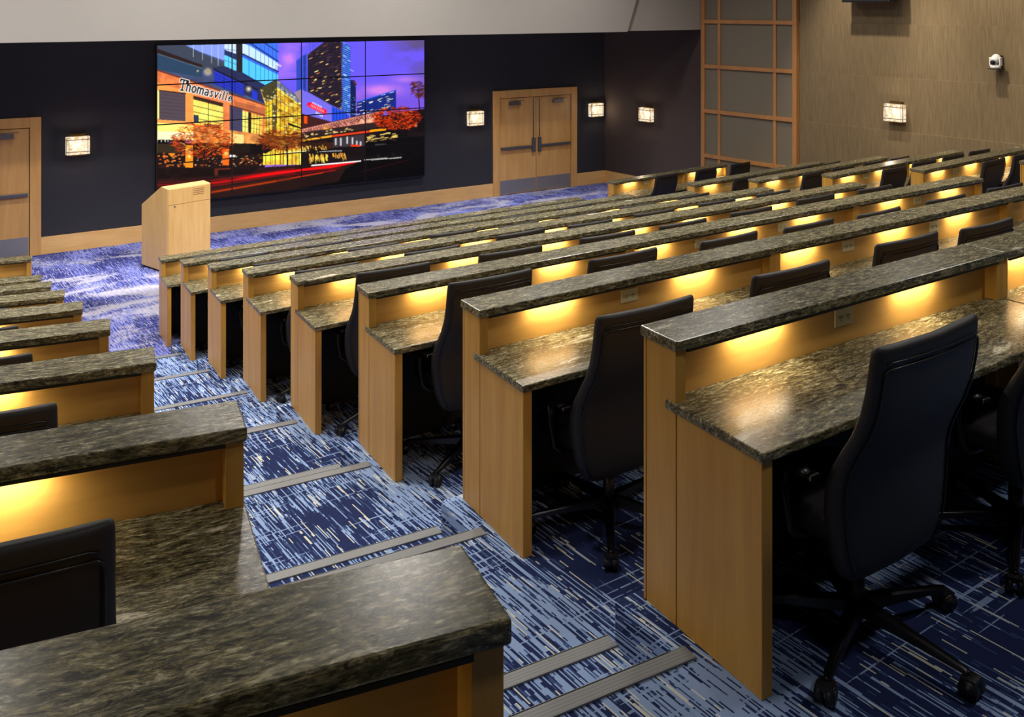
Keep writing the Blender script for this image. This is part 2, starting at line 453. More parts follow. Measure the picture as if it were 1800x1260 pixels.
sconce((3.12, YF-0.001, 1.85), 0, 'lit glass box sconce between the video wall and the door behind the lectern')
sconce((11.31, YF-0.001, 1.81), 0, 'lit glass box sconce between the video wall and the doors near the room corner')
sconce((14.73, YF-0.001, 1.80), 0, 'lit glass box sconce between the double doors and the dark room corner')
rw = ang(wR)                                      # local -y must face the room
def onR(t, z, off=0.001): p = wallR(t, off); return (p.x, p.y, z)
rotR = ang(-nR) - PI/2
sconce(onR(1.50, 1.79), rotR, 'lit glass box sconce on the dark brown wall beside the lattice screen')
sconce(onR(7.76, 2.37, 0.042), rotR, 'lit glass box sconce on the tan fabric wall above the desks')

# ------------------------------------------------------------------ lattice screen on the side wall
t = root('shoji_screen', 'tall timber lattice screen with grey fabric panes on the side wall', 'wall screen', (*wallR(4.405, 0.001), 0.0), rotR)
wS = 2.47/2
link('pane', MB().box(-wS+0.02, wS-0.02, -0.05, -0.0, 0.0, 6.6).mesh('pane', M_PANE), t)
for s in (-1, 1):
    link('stile', MB().box(min(s*wS,s*(wS-0.10)), max(s*wS,s*(wS-0.10)), -0.10, -0.0, 0.0, 6.6).mesh('stile', M_SHOJI, 0.004), t)
for x in (-0.74, 0.70):
    link('mullion', MB().box(x-0.035, x+0.035, -0.085, -0.05, 0.0, 6.6).mesh('mullion', M_SHOJI, 0.003), t)
for z in seams:
    link('rail', MB().box(-wS+0.10, wS-0.06, -0.098, -0.05, z-0.04, z+0.04).mesh('rail', M_SHOJI, 0.003), t)

# ------------------------------------------------------------------ camera and speaker on the side wall
t = root('video_camera', 'small white swivelling video camera on a bracket on the tan wall', 'camera', onR(9.60, 3.42, 0.042), rotR)
link('bracket', MB().box(-0.06,0.06,-0.03,0,-0.17,0.06).box(-0.09,0.09,-0.22,-0.03,-0.17,-0.155).mesh('bracket', M_BLACK, 0.004), t)
lp = [[Vector((0.085*math.cos(q)*sc, -0.13+0.095*math.sin(q)*sc, z)) for q in [2*PI*j/20 for j in range(20)]] for z, sc in ((-0.155,0.9),(-0.145,1.0),(-0.11,0.98),(-0.09,0.75))]
link('base', MB().loft(lp).mesh('base', M_WHITE), t)
hd = MB().tube([(0,-0.06,0.02),(0,-0.10,0.015),(0,-0.19,-0.03),(0,-0.215,-0.045)], [0.05,0.075,0.07,0.05], 16)
h = link('head', hd.mesh('head', M_WHITE), t)
link('yoke', MB().box(-0.095,-0.072,-0.17,-0.09,-0.11,0.03).box(0.072,0.095,-0.17,-0.09,-0.11,0.03).mesh('yoke', M_WHITE, 0.006), t)
link('lens', MB().cyl((0,-0.226,-0.05),(0,-0.93,-0.45),0.038,0.03,16).mesh('lens', M_BLACK), h)
t = root('wall_speaker', 'dark wide loudspeaker mounted high on the tan wall at the frame top', 'loudspeaker', onR(7.35, 4.37, 0.042), rotR)
link('cabinet', MB().box(-0.48,0.48,-0.38,-0.06,0,0.55).mesh('cabinet', plain('speaker_cabinet', (48,52,62), 0.5), 0.01), t)
link('grille', MB().box(-0.46,0.46,-0.392,-0.38,0.02,0.53).mesh('grille', M_BLACK), t)
link('bracket', MB().box(-0.10,0.10,-0.06,0,0.1,0.45).mesh('bracket', M_BLACK), t)

# ------------------------------------------------------------------ video wall
SX0, SX1, SZ0, SZ1 = 4.455, 10.02, 0.66, 3.585
exec_picture = True
PW, PH = 900, 545                                 # painting canvas, half of the survey crop
pic = np.zeros((PH, PW, 3))
gy, gx = np.mgrid[0:PH, 0:PW]
gx = (gx+0.5)*2.0; gy = (gy+0.5)*2.0
def vnoise(sx, sy, seed, oct=4):
    out = np.zeros((PH, PW)); amp = 1.0; tot = 0
    for o in range(oct):
        g = np.random.default_rng(seed+o).random((int(1100/sy)+4, int(1850/sx)+4))
        fx = gx/sx; fy = gy/sy; ix = fx.astype(int); iy = fy.astype(int)
        tx = fx-ix; ty = fy-iy; tx = tx*tx*(3-2*tx); ty = ty*ty*(3-2*ty)
        v = (g[iy,ix]*(1-tx)+g[iy,ix+1]*tx)*(1-ty)+(g[iy+1,ix]*(1-tx)+g[iy+1,ix+1]*tx)*ty
        out += amp*v; tot += amp; amp *= 0.55; sx /= 2.0; sy /= 2.0
    return out/tot
def pmask(pts):
    m = np.zeros((PH, PW), bool); n = len(pts); j = n-1
    for i in range(n):
        xi, yi = pts[i]; xj, yj = pts[j]
        if yi != yj:
            c = ((yi > gy) != (yj > gy)) & (gx < (xj-xi)*(gy-yi)/(yj-yi)+xi)
            m ^= c
        j = i
    return m
def fill(pts, col, a=1.0, mod=None):
    m = pmask(pts); c = np.array(col, float)
    if mod is not None: pic[m] = pic[m]*(1-a)+a*(c*mod[m][:,None])
    else: pic[m] = pic[m]*(1-a)+a*c
    return m
def line(x0, y0, x1, y1, w, col, a=1.0):
    dx, dy = x1-x0, y1-y0; l2 = dx*dx+dy*dy+1e-9
    bx0, bx1 = int(max(0,(min(x0,x1)-w)/2-1)), int(min(PW,(max(x0,x1)+w)/2+2))
    by0, by1 = int(max(0,(min(y0,y1)-w)/2-1)), int(min(PH,(max(y0,y1)+w)/2+2))
    if bx1 <= bx0 or by1 <= by0: return
    X = gx[by0:by1,bx0:bx1]; Y = gy[by0:by1,bx0:bx1]
    tt = np.clip(((X-x0)*dx+(Y-y0)*dy)/l2, 0, 1)
    d = np.hypot(X-x0-tt*dx, Y-y0-tt*dy)
    k = (np.clip((w/2+1-d)/2, 0, 1)*a)[...,None]
    sub = pic[by0:by1,bx0:bx1]; sub[:] = sub*(1-k)+k*np.array(col, float)
def spot(x, y, r, col, a=1.0):
    k = (np.clip(1-np.hypot(gx-x, gy-y)/r, 0, 1)**1.2*a)[...,None]
    pic[:] = pic*(1-np.minimum(k,1))+np.minimum(k,1)*np.array(col, float)
def dashes(pts, n, col, w, h, slope, seed, a=1.0, jit=30):
    rg = np.random.default_rng(seed); xs = [p[0] for p in pts]; ys = [p[1] for p in pts]
    for _ in range(n):
        x = rg.uniform(min(xs), max(xs)); y = rg.uniform(min(ys), max(ys))
        inside = False; j = len(pts)-1
        for i in range(len(pts)):
            if (pts[i][1] > y) != (pts[j][1] > y) and x < (pts[j][0]-pts[i][0])*(y-pts[i][1])/(pts[j][1]-pts[i][1])+pts[i][0]: inside = not inside
            j = i
        if inside:
            ww = w*rg.uniform(0.5,1.3); c = np.clip(np.array(col)+rg.uniform(-jit,jit), 0, 255)
            line(x, y, x+ww, y+ww*slope, h, c, a*rg.uniform(0.6,1))
def lerp(p, q, t): return (p[0]+(q[0]-p[0])*t, p[1]+(q[1]-p[1])*t)
def quadlines(A, B, C, D, nu, nv, w, col, a=1.0):   # A-B top, D-C bottom
    for i in range(1, nu):
        p, q = lerp(A,B,i/nu), lerp(D,C,i/nu); line(*p, *q, w, col, a)
    for i in range(1, nv):
        p, q = lerp(A,D,i/nv), lerp(B,C,i/nv); line(*p, *q, w, col, a)
def twigs(cx, cy, rx, ry, n, cols, seed, ln=34, w=4):
    rg = np.random.default_rng(seed)
    for _ in range(n):
        a_ = rg.uniform(0, 2*PI); r_ = math.sqrt(rg.random())
        x = cx+rx*r_*math.cos(a_); y = cy+ry*r_*math.sin(a_)
        th = rg.normal(-0.25,0.55)+(PI if x < cx-rx*0.15*rg.normal() else 0.0)*1.0; th = -th if th > 2 else th
        l = ln*rg.uniform(0.4,1.1); c = cols[rg.integers(len(cols))]
        line(x, y, x+l*math.cos(th), y+l*math.sin(th)*0.8, w*rg.uniform(0.5,1.1), c, rg.uniform(0.6,1))
n1 = vnoise(260,130,1); n2 = vnoise(90,50,9); n3 = vnoise(30,30,21,3)
# dusk sky
xx = gx/1800.0; yy_ = gy/1080.0
sky = np.stack([104+16*xx, 108-8*xx, 250-34*xx], -1)
cl = np.clip((n1-0.48)*4.5, 0, 1)[...,None]
sky = sky*(1-cl*0.75)+cl*0.75*np.array([176,128,214.])
dk = np.clip((gx-1420)/260,0,1)*np.clip((n1-0.30)*4,0,1)*np.clip((420-gy)/300,0,1)
sky = sky*(1-0.8*dk[...,None])+0.8*dk[...,None]*np.array([98,88,118.])
lw = np.clip((gy-230)/200,0,1)[...,None]
sky = sky*(1-0.35*lw)+0.35*lw*np.array([138,92,176.])
pk = np.exp(-((gx-1480)/130)**2-((gy-355)/35)**2)+np.exp(-((gx-880)/60)**2-((gy-150)/90)**2)*0.9+0.6*np.exp(-((gx-1620)/90)**2-((gy-285)/22)**2)
pk = np.clip(pk*(0.5+n2),0,1)[...,None]
sky = sky*(1-0.75*pk)+0.75*pk*np.array([222,150,214.])
pic[:] = sky
# tower group in the centre
fill([(932,163),(1001,118),(1001,363),(932,358)], (78,98,196))
for i in range(24): line(978, 140+i*9.5, 990, 137+i*9.5, 5, (34,42,96))
for i in range(24): line(936, 172+i*8, 966, 160+i*8, 3, (44,60,130), 0.7)
tw = [(1004,128),(1114,46),(1212,46),(1217,475),(1150,445),(1004,362)]
fill(tw, (58,48,62))
for i in range(46): line(1004, 140+i*9, 1214, 52+i*10.2-6, 2.5, (26,22,36), 0.85)
for x in range(1020, 1214, 16): line(x, 60, x, 470, 2, (34,30,48), 0.5)
fill([(1004,362),(1150,445),(1217,475),(1217,520),(1004,420)], (108,104,180))
dashes(tw, 120, (120,96,96), 14, 4, -0.35, 5, 0.6)
dashes(tw, 34, (255,214,140), 15, 6, -0.4, 6)
dashes(tw, 16, (210,120,60), 18, 4, -0.4, 61)
rf = [(1217,46),(1269,74),(1273,515),(1217,480)]
fill(rf, (96,142,226))
for i in range(34): line(1217, 54+i*13, 1271, 82+i*12.6, 5, (28,44,104), 0.85)
dashes(rf, 34, (190,220,255), 18, 4, 0.5, 8)
for i in range(28): line(1205, 56+i*13.5, 1220, 62+i*13.5, 6, (70,42,34))
fill([(1272,288),(1300,292),(1307,315),(1305,520),(1272,522)], (36,52,104))
for i in range(20): line(1274, 302+i*10, 1305, 306+i*10, 3, (20,22,40))
dashes([(1274,300),(1304,310),(1304,515),(1274,515)], 16, (150,170,220), 8, 3, 0.1, 12)
line(1294, 300, 1308, 318, 10, (120,60,40))
# low blue office
ofc = [(1314,428),(1520,366),(1559,353),(1557,468),(1314,520)]
fill(ofc, (42,62,142))
for i in range(9): line(1314, 440+i*9.5, 1557, 374+i*11, 2.5, (18,26,66))
dashes(ofc, 70, (244,232,196), 20, 4, -0.24, 14)
line(1314, 428, 1559, 353, 6, (70,110,210))
# palm-like tree at the edge
line(1696, 350, 1706, 490, 7, (52,34,44))
twigs(1692, 345, 34, 44, 90, [(92,58,58),(120,66,56),(60,40,48)], 31, 22, 6)
twigs(1712, 385, 20, 20, 40, [(110,60,52),(70,44,48)], 32, 16, 5)
# left glass tower
LT = [(40,40),(818,40),(818,288),(738,330),(738,450),(40,240)]
fill(LT, (82,92,122), 1.0, 0.8+0.4*n2)
fill([(40,72),(235,68),(330,120),(590,235),(590,300),(40,130)], (78,84,98))
fill([(52,88),(338,193),(338,214),(52,120)], (58,46,46))
fill([(52,120),(338,214),(338,272),(52,222)], (62,84,108))
line(52, 120, 338, 214, 4, (120,130,140))
fill([(232,68),(478,62),(478,166),(330,112)], (146,164,244))
for x in (282,340,398,440): line(x, 64, x, 80+(x-230)*0.34+44, 3, (196,204,214))
fill([(478,58),(553,58),(553,124),(478,96)], (206,222,255))
fill([(478,96),(553,124),(555,164),(478,128)], (58,66,108))
fill([(478,128),(555,163),(555,234),(478,198)], (118,204,252))
quadlines((478,58),(553,58),(555,234),(478,198), 3, 4, 2.5, (44,66,120), 0.8)
fill([(556,46),(592,46),(592,248),(556,236)], (56,50,58))
fill([(593,40),(818,40),(818,262),(593,252)], (84,128,232))
fill([(593,56),(640,74),(815,180),(815,232),(593,124)], (198,222,255))
fill([(593,146),(818,256),(818,290),(740,322),(593,246)], (104,196,252))
line(593, 124, 818, 236, 9, (30,44,96)); line(636, 52, 818, 172, 7, (34,42,92)); line(720,48,818,112,6,(36,44,96))
line(593, 246, 738, 330, 8, (26,34,80)); line(593,136,818,248,3,(60,90,190))
for x in (634,676,706,732,758,784,805): line(x, 70, x, 300, 2.5, (46,76,160), 0.85)
dashes([(593,60),(815,180),(815,228),(593,118)], 14, (255,238,214), 22, 14, 0.5, 15, 0.7)
fill([(592,248),(740,330),(740,440),(560,360),(400,210),(480,200)], (58,62,96))
fill([(413,228),(603,318),(603,390),(413,314)], (58,72,182))
for i in range(1,5): line(413, 228+i*20, 603, 318+i*17, 2.5, (32,38,100))
for x in (476,545): line(x, 240, x, 380, 2.5, (30,36,90))
fill([(653,350),(686,366),(686,420),(653,402)], (54,74,190))
line(413, 222, 690, 350, 6, (30,28,44))
for i in range(9): line(52, 230-i*14+10, 338, 300-i*14, 1.5, (50,56,70), 0.4)
spot(374, 236, 34, (255,236,196)); spot(374, 236, 16, (120,90,60), 0.8); spot(632, 345, 26, (255,238,200)); spot(310,231,11,(255,220,150))
# orange stone facade
fill([(40,214),(738,443),(735,640),(40,560)], (222,138,92), 1.0, 0.82+0.36*n3)
fill([(40,300),(300,372),(300,560),(40,560)], (250,186,104), 0.55)
fill([(40,214),(738,443),(738,452),(40,226)], (120,72,60))
fill([(540,420),(738,470),(738,520),(540,460)], (176,112,82), 0.8)
for i in range(3): line(620, 430+i*12, 672, 445+i*12, 2, (110,74,60))
fill([(50,350),(66,352),(66,530),(50,530)], (255,238,160))
fill([(66,353),(232,373),(232,548),(66,538)], (98,86,94))
for i in range(1,8): line(66, 353+i*23, 232, 373+i*22, 1.8, (66,56,64), 0.8)
line(66,353,232,373,7,(64,44,40))
fill([(283,386),(470,433),(470,600),(283,565)], (255,226,128), 1.0, 0.86+0.3*n2)
fill([(283,386),(470,433),(470,458),(283,410)], (76,54,46))
quadlines((283,410),(470,458),(470,600),(283,565), 2, 4, 3.5, (60,48,40))
fill([(284,506),(316,510),(316,560),(284,556)], (66,70,92))
fill([(350,562),(450,572),(450,596),(350,584)], (90,66,50), 0.8)
fill([(512,450),(593,468),(593,616),(512,604)], (84,80,104))
for i in range(1,7): line(512, 450+i*22, 593, 468+i*21, 1.5, (60,56,76), 0.7)
fill([(593,484),(632,492),(632,620),(593,612)], (255,232,140))
fill([(632,490),(646,493),(646,625),(632,620)], (46,36,36))
fill([(646,498),(722,518),(716,634),(646,622)], (250,206,108), 1.0, 0.7+0.6*n3)
quadlines((593,484),(722,518),(716,634),(593,612), 7, 4, 2.5, (70,50,36), 0.8)
line(512, 448, 735, 512, 6, (96,58,46))
# glowing awning level
fill([(40,555),(282,572),(282,668),(40,668)], (255,236,140), 1.0, 0.85+0.3*n2)
fill([(40,610),(282,618),(282,668),(40,668)], (255,250,214), 0.8)
fill([(282,570),(470,600),(735,636),(735,690),(282,690)], (208,150,92), 1.0, 0.7+0.6*n3)
fill([(520,622),(600,634),(600,690),(512,690)], (255,214,150))
fill([(40,664),(230,666),(230,682),(40,682)], (24,18,16))
for x in (52,80,104,122): line(x, 668, x, 677, 5, (236,236,230))
# shop fronts in shadow
fill([(40,682),(735,690),(735,905),(40,925)], (44,30,26), 1.0, 0.5+n2)
fill([(40,690),(232,690),(232,748),(40,748)], (66,56,40))
fill([(508,690),(720,690),(720,745),(560,740),(508,720)], (46,36,28))
dashes([(50,750),(230,750),(230,835),(50,835)], 40, (255,150,70), 8, 8, 0, 41, 0.9)
fill([(120,750),(170,750),(146,775)], (236,150,60))
dashes([(284,770),(725,760),(725,820),(284,830)], 60, (230,130,70), 7, 7, 0, 42, 0.8)
dashes([(284,770),(725,760),(725,830),(284,835)], 22, (255,226,190), 6, 6, 0, 43, 0.9)
fill([(233,700),(281,700),(281,842),(233,842)], (255,156,52)); spot(257, 742, 30, (255,246,190)); spot(257,770,18,(255,236,160))
fill([(466,722),(509,722),(509,826),(466,826)], (246,120,44)); spot(488, 750, 26, (255,226,150))
fill([(512,760),(546,760),(546,774),(512,774)], (228,232,244))
# glass atrium
AT = [(703,340),(808,285),(890,352),(968,424),(968,640),(965,822),(722,822),(736,520),(738,450)]
fill(AT, (226,182,70), 1.0, 0.55+0.9*n3)
fill([(703,340),(808,285),(808,400),(740,430)], (84,80,56))
fill([(808,290),(968,428),(968,455),(808,330)], (130,140,170))
fill([(740,440),(800,420),(800,520),(738,520)], (240,206,62))
fill([(780,440),(806,430),(806,620),(780,620)], (110,96,60))
dashes(AT, 160, (255,240,170), 10, 10, 0.2, 44, 0.8)
dashes(AT, 90, (90,66,34), 14, 5, 0.4, 45, 0.8)
for x in (742,760,783,806,832,858,884,912,940): line(x, 300+max(0,(x-806))*0.85 if x > 806 else 430-(x-700)*1.2, x, 640, 3, (72,62,44), 0.9)
for i in range(6): line(808, 300+i*55, 968, 430+i*36, 3, (86,78,60), 0.9)
for i in range(5): line(738, 455+i*40, 808, 425+i*45, 3, (86,72,40), 0.9)
line(703, 340, 808, 285, 4, (40,60,90)); line(808, 285, 968, 424, 5, (60,84,140)); line(808,285,808,560,5,(70,70,60))
fill([(880,556),(968,590),(968,600),(880,572)], (42,38,40))
fill([(725,640),(968,640),(968,720),(725,720)], (120,84,40), 0.7, 0.5+n3)
fill([(722,722),(966,718),(966,820),(722,824)], (255,214,92), 1.0, 0.6+0.8*n3)
for x in (740,768,780,800,832,850,880,905,930,950): line(x, 722, x, 820, 4, (64,44,24))
fill([(640,690),(820,706),(740,752),(640,740)], (28,22,22))
# pale cinema block
fill([(919,368),(964,346),(964,440)], (158,142,150))
fill([(964,346),(1154,453),(1154,556),(964,506)], (128,120,214))
fill([(1154,453),(1264,512),(1264,532),(1154,552)], (54,92,206))
for x in (1166,1186,1206,1226,1246): line(x, 466, x, 540, 4, (24,40,100))
fill([(964,500),(1154,552),(1100,566),(964,600)], (76,44,44))
fill([(980,512),(1002,516),(1002,566),(980,562)], (214,92,36))
line(1014, 444, 1108, 488, 30, (238,26,66)); line(1012, 452, 1116, 500, 16, (250,70,90))
for i in range(9): line(1026+i*9.6, 442+i*4.6, 1026+i*9.6, 455+i*4.6, 4.5, (255,186,196))
for i in range(7): line(1036+i*9.0, 428+i*4.6, 1036+i*9.0, 437+i*4.6, 4, (255,236,250))
for i in range(5): line(1058+i*9.0, 490+i*4.6, 1058+i*9.0, 502+i*4.6, 4.5, (236,240,255))
# street level on the far side
fill([(964,600),(1740,470),(1740,900),(964,830)], (34,24,26), 1.0, 0.5+n2)
fill([(1314,518),(1450,486),(1450,530),(1314,560)], (70,44,52))
fill([(964,596),(1364,506),(1455,486),(1455,552),(1364,567),(964,622)], (206,146,132), 1.0, 0.75+0.5*n3)
rgx = np.random.default_rng(71)
for i in range(30):
    x = 975+i*16; y = 598-(i*16)*0.228
    line(x, y+6, x+rgx.uniform(14,44), y+rgx.uniform(26,44)-4, 3, (62,36,38), 0.9)
    line(x+20, y+4, x+20-rgx.uniform(5,30), y+34, 2.5, (84,48,46), 0.8)
line(964, 597, 1455, 486, 4, (96,60,66)); line(964, 622, 1455, 552, 5, (80,44,34))
spot(1120, 604, 40, (255,200,80), 0.7); spot(1395,545,30,(255,214,160),0.6); spot(1350,552,24,(255,220,170),0.6)
fill([(964,624),(1455,556),(1455,585),(964,662)], (58,46,48))
dashes([(970,626),(1290,584),(1290,606),(970,652)], 46, (238,206,140), 10, 8, -0.15, 47, 0.8)
line(968, 670, 1160, 642, 12, (240,176,66)); line(1160, 642, 1400, 612, 13, (206,78,42)); line(1400, 610, 1490, 600, 14, (255,168,36))
fill([(1164,655),(1360,630),(1360,705),(1164,712)], (74,66,72))
for x, y, h_ in ((1180,660,34),(1212,658,40),(1252,650,36),(1285,655,34),(1312,676,18),(1336,680,18)): line(x, y, x, y+h_, 11, (206,210,214), 0.85)
line(1280, 702, 1330, 704, 12, (220,70,30))
fill([(964,690),(1164,680),(1164,720),(964,730)], (70,42,28))
dashes([(900,702),(1120,698),(1120,725),(900,730)], 40, (255,214,120), 5, 7, 3, 48, 0.9)
line(860, 745, 996, 738, 7, (255,236,180))
dashes([(1010,752),(1130,750),(1130,786),(1010,790)], 60, (255,206,96), 5, 5, 5, 49, 0.9)
dashes([(1158,748),(1240,746),(1240,780),(1158,782)], 30, (255,190,90), 5, 5, 4, 50, 0.9)
for i in range(9): line(1080+i*16, 738-i*0.4, 1088+i*16, 738-i*0.4, 8, (200,206,214), 0.7)
line(1046, 700, 1046, 800, 8, (40,26,20)); twigs(1046, 690, 50, 50, 50, [(46,28,20),(70,44,28)], 51, 46, 4)
dashes([(1370,632),(1550,618),(1550,672),(1370,680)], 44, (240,214,130), 22, 6, -0.08, 52)
line(1430, 698, 1490, 694, 10, (236,240,236))
dashes([(1366,760),(1600,740),(1600,790),(1366,800)], 40, (214,220,220), 9, 4, -0.1, 53, 0.8)
fill([(1366,680),(1740,640),(1740,900),(1366,830)], (8,6,8), 0.72)
line(1400, 796, 1590, 776, 7, (220,220,214), 0.8)
# trees
twigs(345, 668, 190, 108, 620, [(224,98,36),(190,66,26),(240,130,52),(150,52,24),(206,84,34),(120,44,22)], 54, 32, 4)
twigs(345, 690, 120, 70, 110, [(60,34,22),(90,44,24),(250,190,90)], 55, 40, 3)
line(350, 730, 352, 830, 8, (40,24,18))
twigs(840, 668, 130, 62, 420, [(136,62,30),(96,46,24),(170,84,36),(60,32,20)], 56, 40, 4)
line(872, 700, 876, 830, 8, (36,22,16))
twigs(1562, 532, 140, 72, 560, [(206,72,22),(170,52,20),(232,104,36),(120,40,20),(90,30,22)], 57, 26, 5)
spot(1684, 576, 12, (255,190,150))
# road with passing lights
fill([(40,842),(735,838),(964,822),(1320,800),(1740,770),(1740,1100),(40,1100)], (52,30,26), 1.0, 0.6+0.7*n1)
fill([(40,845),(700,838),(640,880),(40,915)], (34,22,20), 0.85, 0.6+0.8*n3)
fill([(415,846),(520,842),(520,850),(436,856),(436,890),(418,890)], (104,54,38))
fill([(900,980),(1740,830),(1740,1100),(700,1100)], (4,3,4), 0.9)
fill([(1330,800),(1740,770),(1740,1100),(1100,1100),(1240,850)], (5,3,4), 0.88)
for i, (y0, y1, c, w_, al) in enumerate(((940,820,(140,30,30),10,0.7),(956,838,(196,24,26),12,0.85),(972,848,(120,34,26),14,0.7))):
    line(50, y0-5, 500, y0-24, w_*0.7, c, al*0.6); line(400, y0-18, 920, y1+26, w_, c, al)
for q_ in range(12): line(560+q_*26, 906-q_*4.0+(q_%3)*4, 1310-q_*14, 806+q_*3.2, 9, (226,18+q_,26), 0.42)
line(860,868,1300,806,9,(246,30,34),0.8)
line(860, 892, 1210, 842, 8, (120,10,14), 0.8); line(900, 906, 1180, 856, 6, (206,30,26), 0.7)
line(400, 996, 800, 926, 10, (206,86,22), 0.9); line(800, 926, 1100, 872, 7, (190,70,24), 0.8)
line(300, 1010, 900, 906, 26, (120,50,20), 0.35)
line(1030, 827, 1200, 812, 9, (255,244,236)); line(1200, 812, 1336, 799, 8, (255,250,248))
line(1360, 792, 1500, 780, 5, (230,230,226), 0.8)
line(1340, 868, 1640, 790, 5, (96,24,16), 0.5)
# shop lettering on the facade
G = {'T':[[(0,1),(1,1)],[(.5,1),(.5,0)],[(.3,0),(.7,0)],[(0,1),(0,.8)],[(1,1),(1,.8)]],
     'h':[[(.15,1),(.15,0)],[(.15,.5),(.4,.66),(.7,.6),(.75,.4),(.75,0)],[(0,1),(.15,1)]],
     'o':[[(.5,.66),(.15,.5),(.12,.2),(.4,0),(.75,.12),(.85,.42),(.5,.66)]],
     'm':[[(.08,.66),(.08,0)],[(.08,.5),(.3,.66),(.48,.55),(.48,0)],[(.48,.5),(.7,.66),(.9,.55),(.9,0)]],
     'a':[[(.2,.6),(.6,.66),(.78,.5),(.78,0)],[(.78,.36),(.3,.34),(.15,.15),(.35,0),(.78,.14)]],
     's':[[(.75,.58),(.45,.66),(.2,.52),(.7,.2),(.5,0),(.15,.08)]],
     'v':[[(.1,.66),(.4,0),(.8,.66)]],
     'i':[[(.4,.62),(.4,0)],[(.4,.88),(.4,.92)]],
     'l':[[(.4,1),(.4,0)],[(.2,1),(.4,1)]],
     'e':[[(.18,.36),(.8,.36),(.7,.6),(.4,.66),(.15,.36),(.3,.04),(.75,.1)]]}
adv = {'T':1.05,'h':.86,'o':.88,'m':1.12,'a':.86,'s':.72,'v':.78,'i':.46,'l':.46,'e':.82}
word = 'Thomasville'; total = sum(adv[c] for c in word)
for ps, (wd, cl_) in enumerate(((18,(252,244,232)),(8.5,(22,22,30)))):
    x = 0.0
    for ch_ in word:
        f0 = x/total
        for st in G[ch_]:
            P = []
            for (a_, b_) in st:
                f = (x+a_*adv[ch_]*0.92)/total; hgt = 66-22*f
                bx = 196+f*338; by = 348+f*80-4*math.sin(f*PI)
                P.append((bx+(b_-0.4)*14, by-b_*hgt))
            for q0, q1 in zip(P[:-1], P[1:]): line(*q0, *q1, wd*(1.0-0.25*f0), cl_)
        x += adv[ch_]
pic = np.clip(pic, 0, 255)/255.0
lum = (pic*np.array([0.3,0.6,0.1])).sum(-1, keepdims=True)
pic = np.clip(lum+(pic-lum)*1.10, 0, 1)
pic = np.clip(1.12*pic**1.22, 0, 1)
# survey crop corners of the screen -> plane coordinates
src = np.array([(50,66.6),(1737,38),(1737,891),(50,1076)]); dst = np.array([(0,1),(1,1),(1,0),(0,0)])
Am = []
for (u_, v_), (x_, y_) in zip(dst, src):
    Am.append([u_,v_,1,0,0,0,-x_*u_,-x_*v_,-x_]); Am.append([0,0,0,u_,v_,1,-y_*u_,-y_*v_,-y_])
Hm = np.linalg.svd(np.array(Am))[2][-1].reshape(3,3)
def sample(u_, v_):
    w_ = Hm[2,0]*u_+Hm[2,1]*v_+Hm[2,2]
    X = (Hm[0,0]*u_+Hm[0,1]*v_+Hm[0,2])/w_/2-0.5; Y = (Hm[1,0]*u_+Hm[1,1]*v_+Hm[1,2])/w_/2-0.5
    X = np.clip(X,0,PW-1.01); Y = np.clip(Y,0,PH-1.01); ix = X.astype(int); iy = Y.astype(int); tx=(X-ix)[...,None]; ty=(Y-iy)[...,None]
    return (pic[iy,ix]*(1-tx)+pic[iy,ix+1]*tx)*(1-ty)+(pic[iy+1,ix]*(1-tx)+pic[iy+1,ix+1]*tx)*ty
M_SCREEN, nt, b = newmat('display_picture')
va = N(nt, 'ShaderNodeVertexColor'); va.layer_name = 'picture'
b.inputs['Base Color'].default_value = (0.002,0.002,0.002,1); b.inputs['Roughness'].default_value = 0.6; b.inputs['Specular IOR Level'].default_value = 0.12
L(nt, va.outputs['Color'], b.inputs['Emission Color']); b.inputs['Emission Strength'].default_value = 0.93
EM_SCREEN = b
vw = root('video_wall', 'large glowing video wall of sixteen displays showing a city street at dusk', 'video wall', ((SX0+SX1)/2, YF, SZ0))
link('mount_frame', MB().box(-(SX1-SX0)/2-0.01, (SX1-SX0)/2+0.01, -0.085, -0.001, -0.01, SZ1-SZ0+0.01).mesh('mount_frame', M_BLACK), vw)
pw, ph = (SX1-SX0)/4, (SZ1-SZ0)/4
GX, GZ = 118, 64
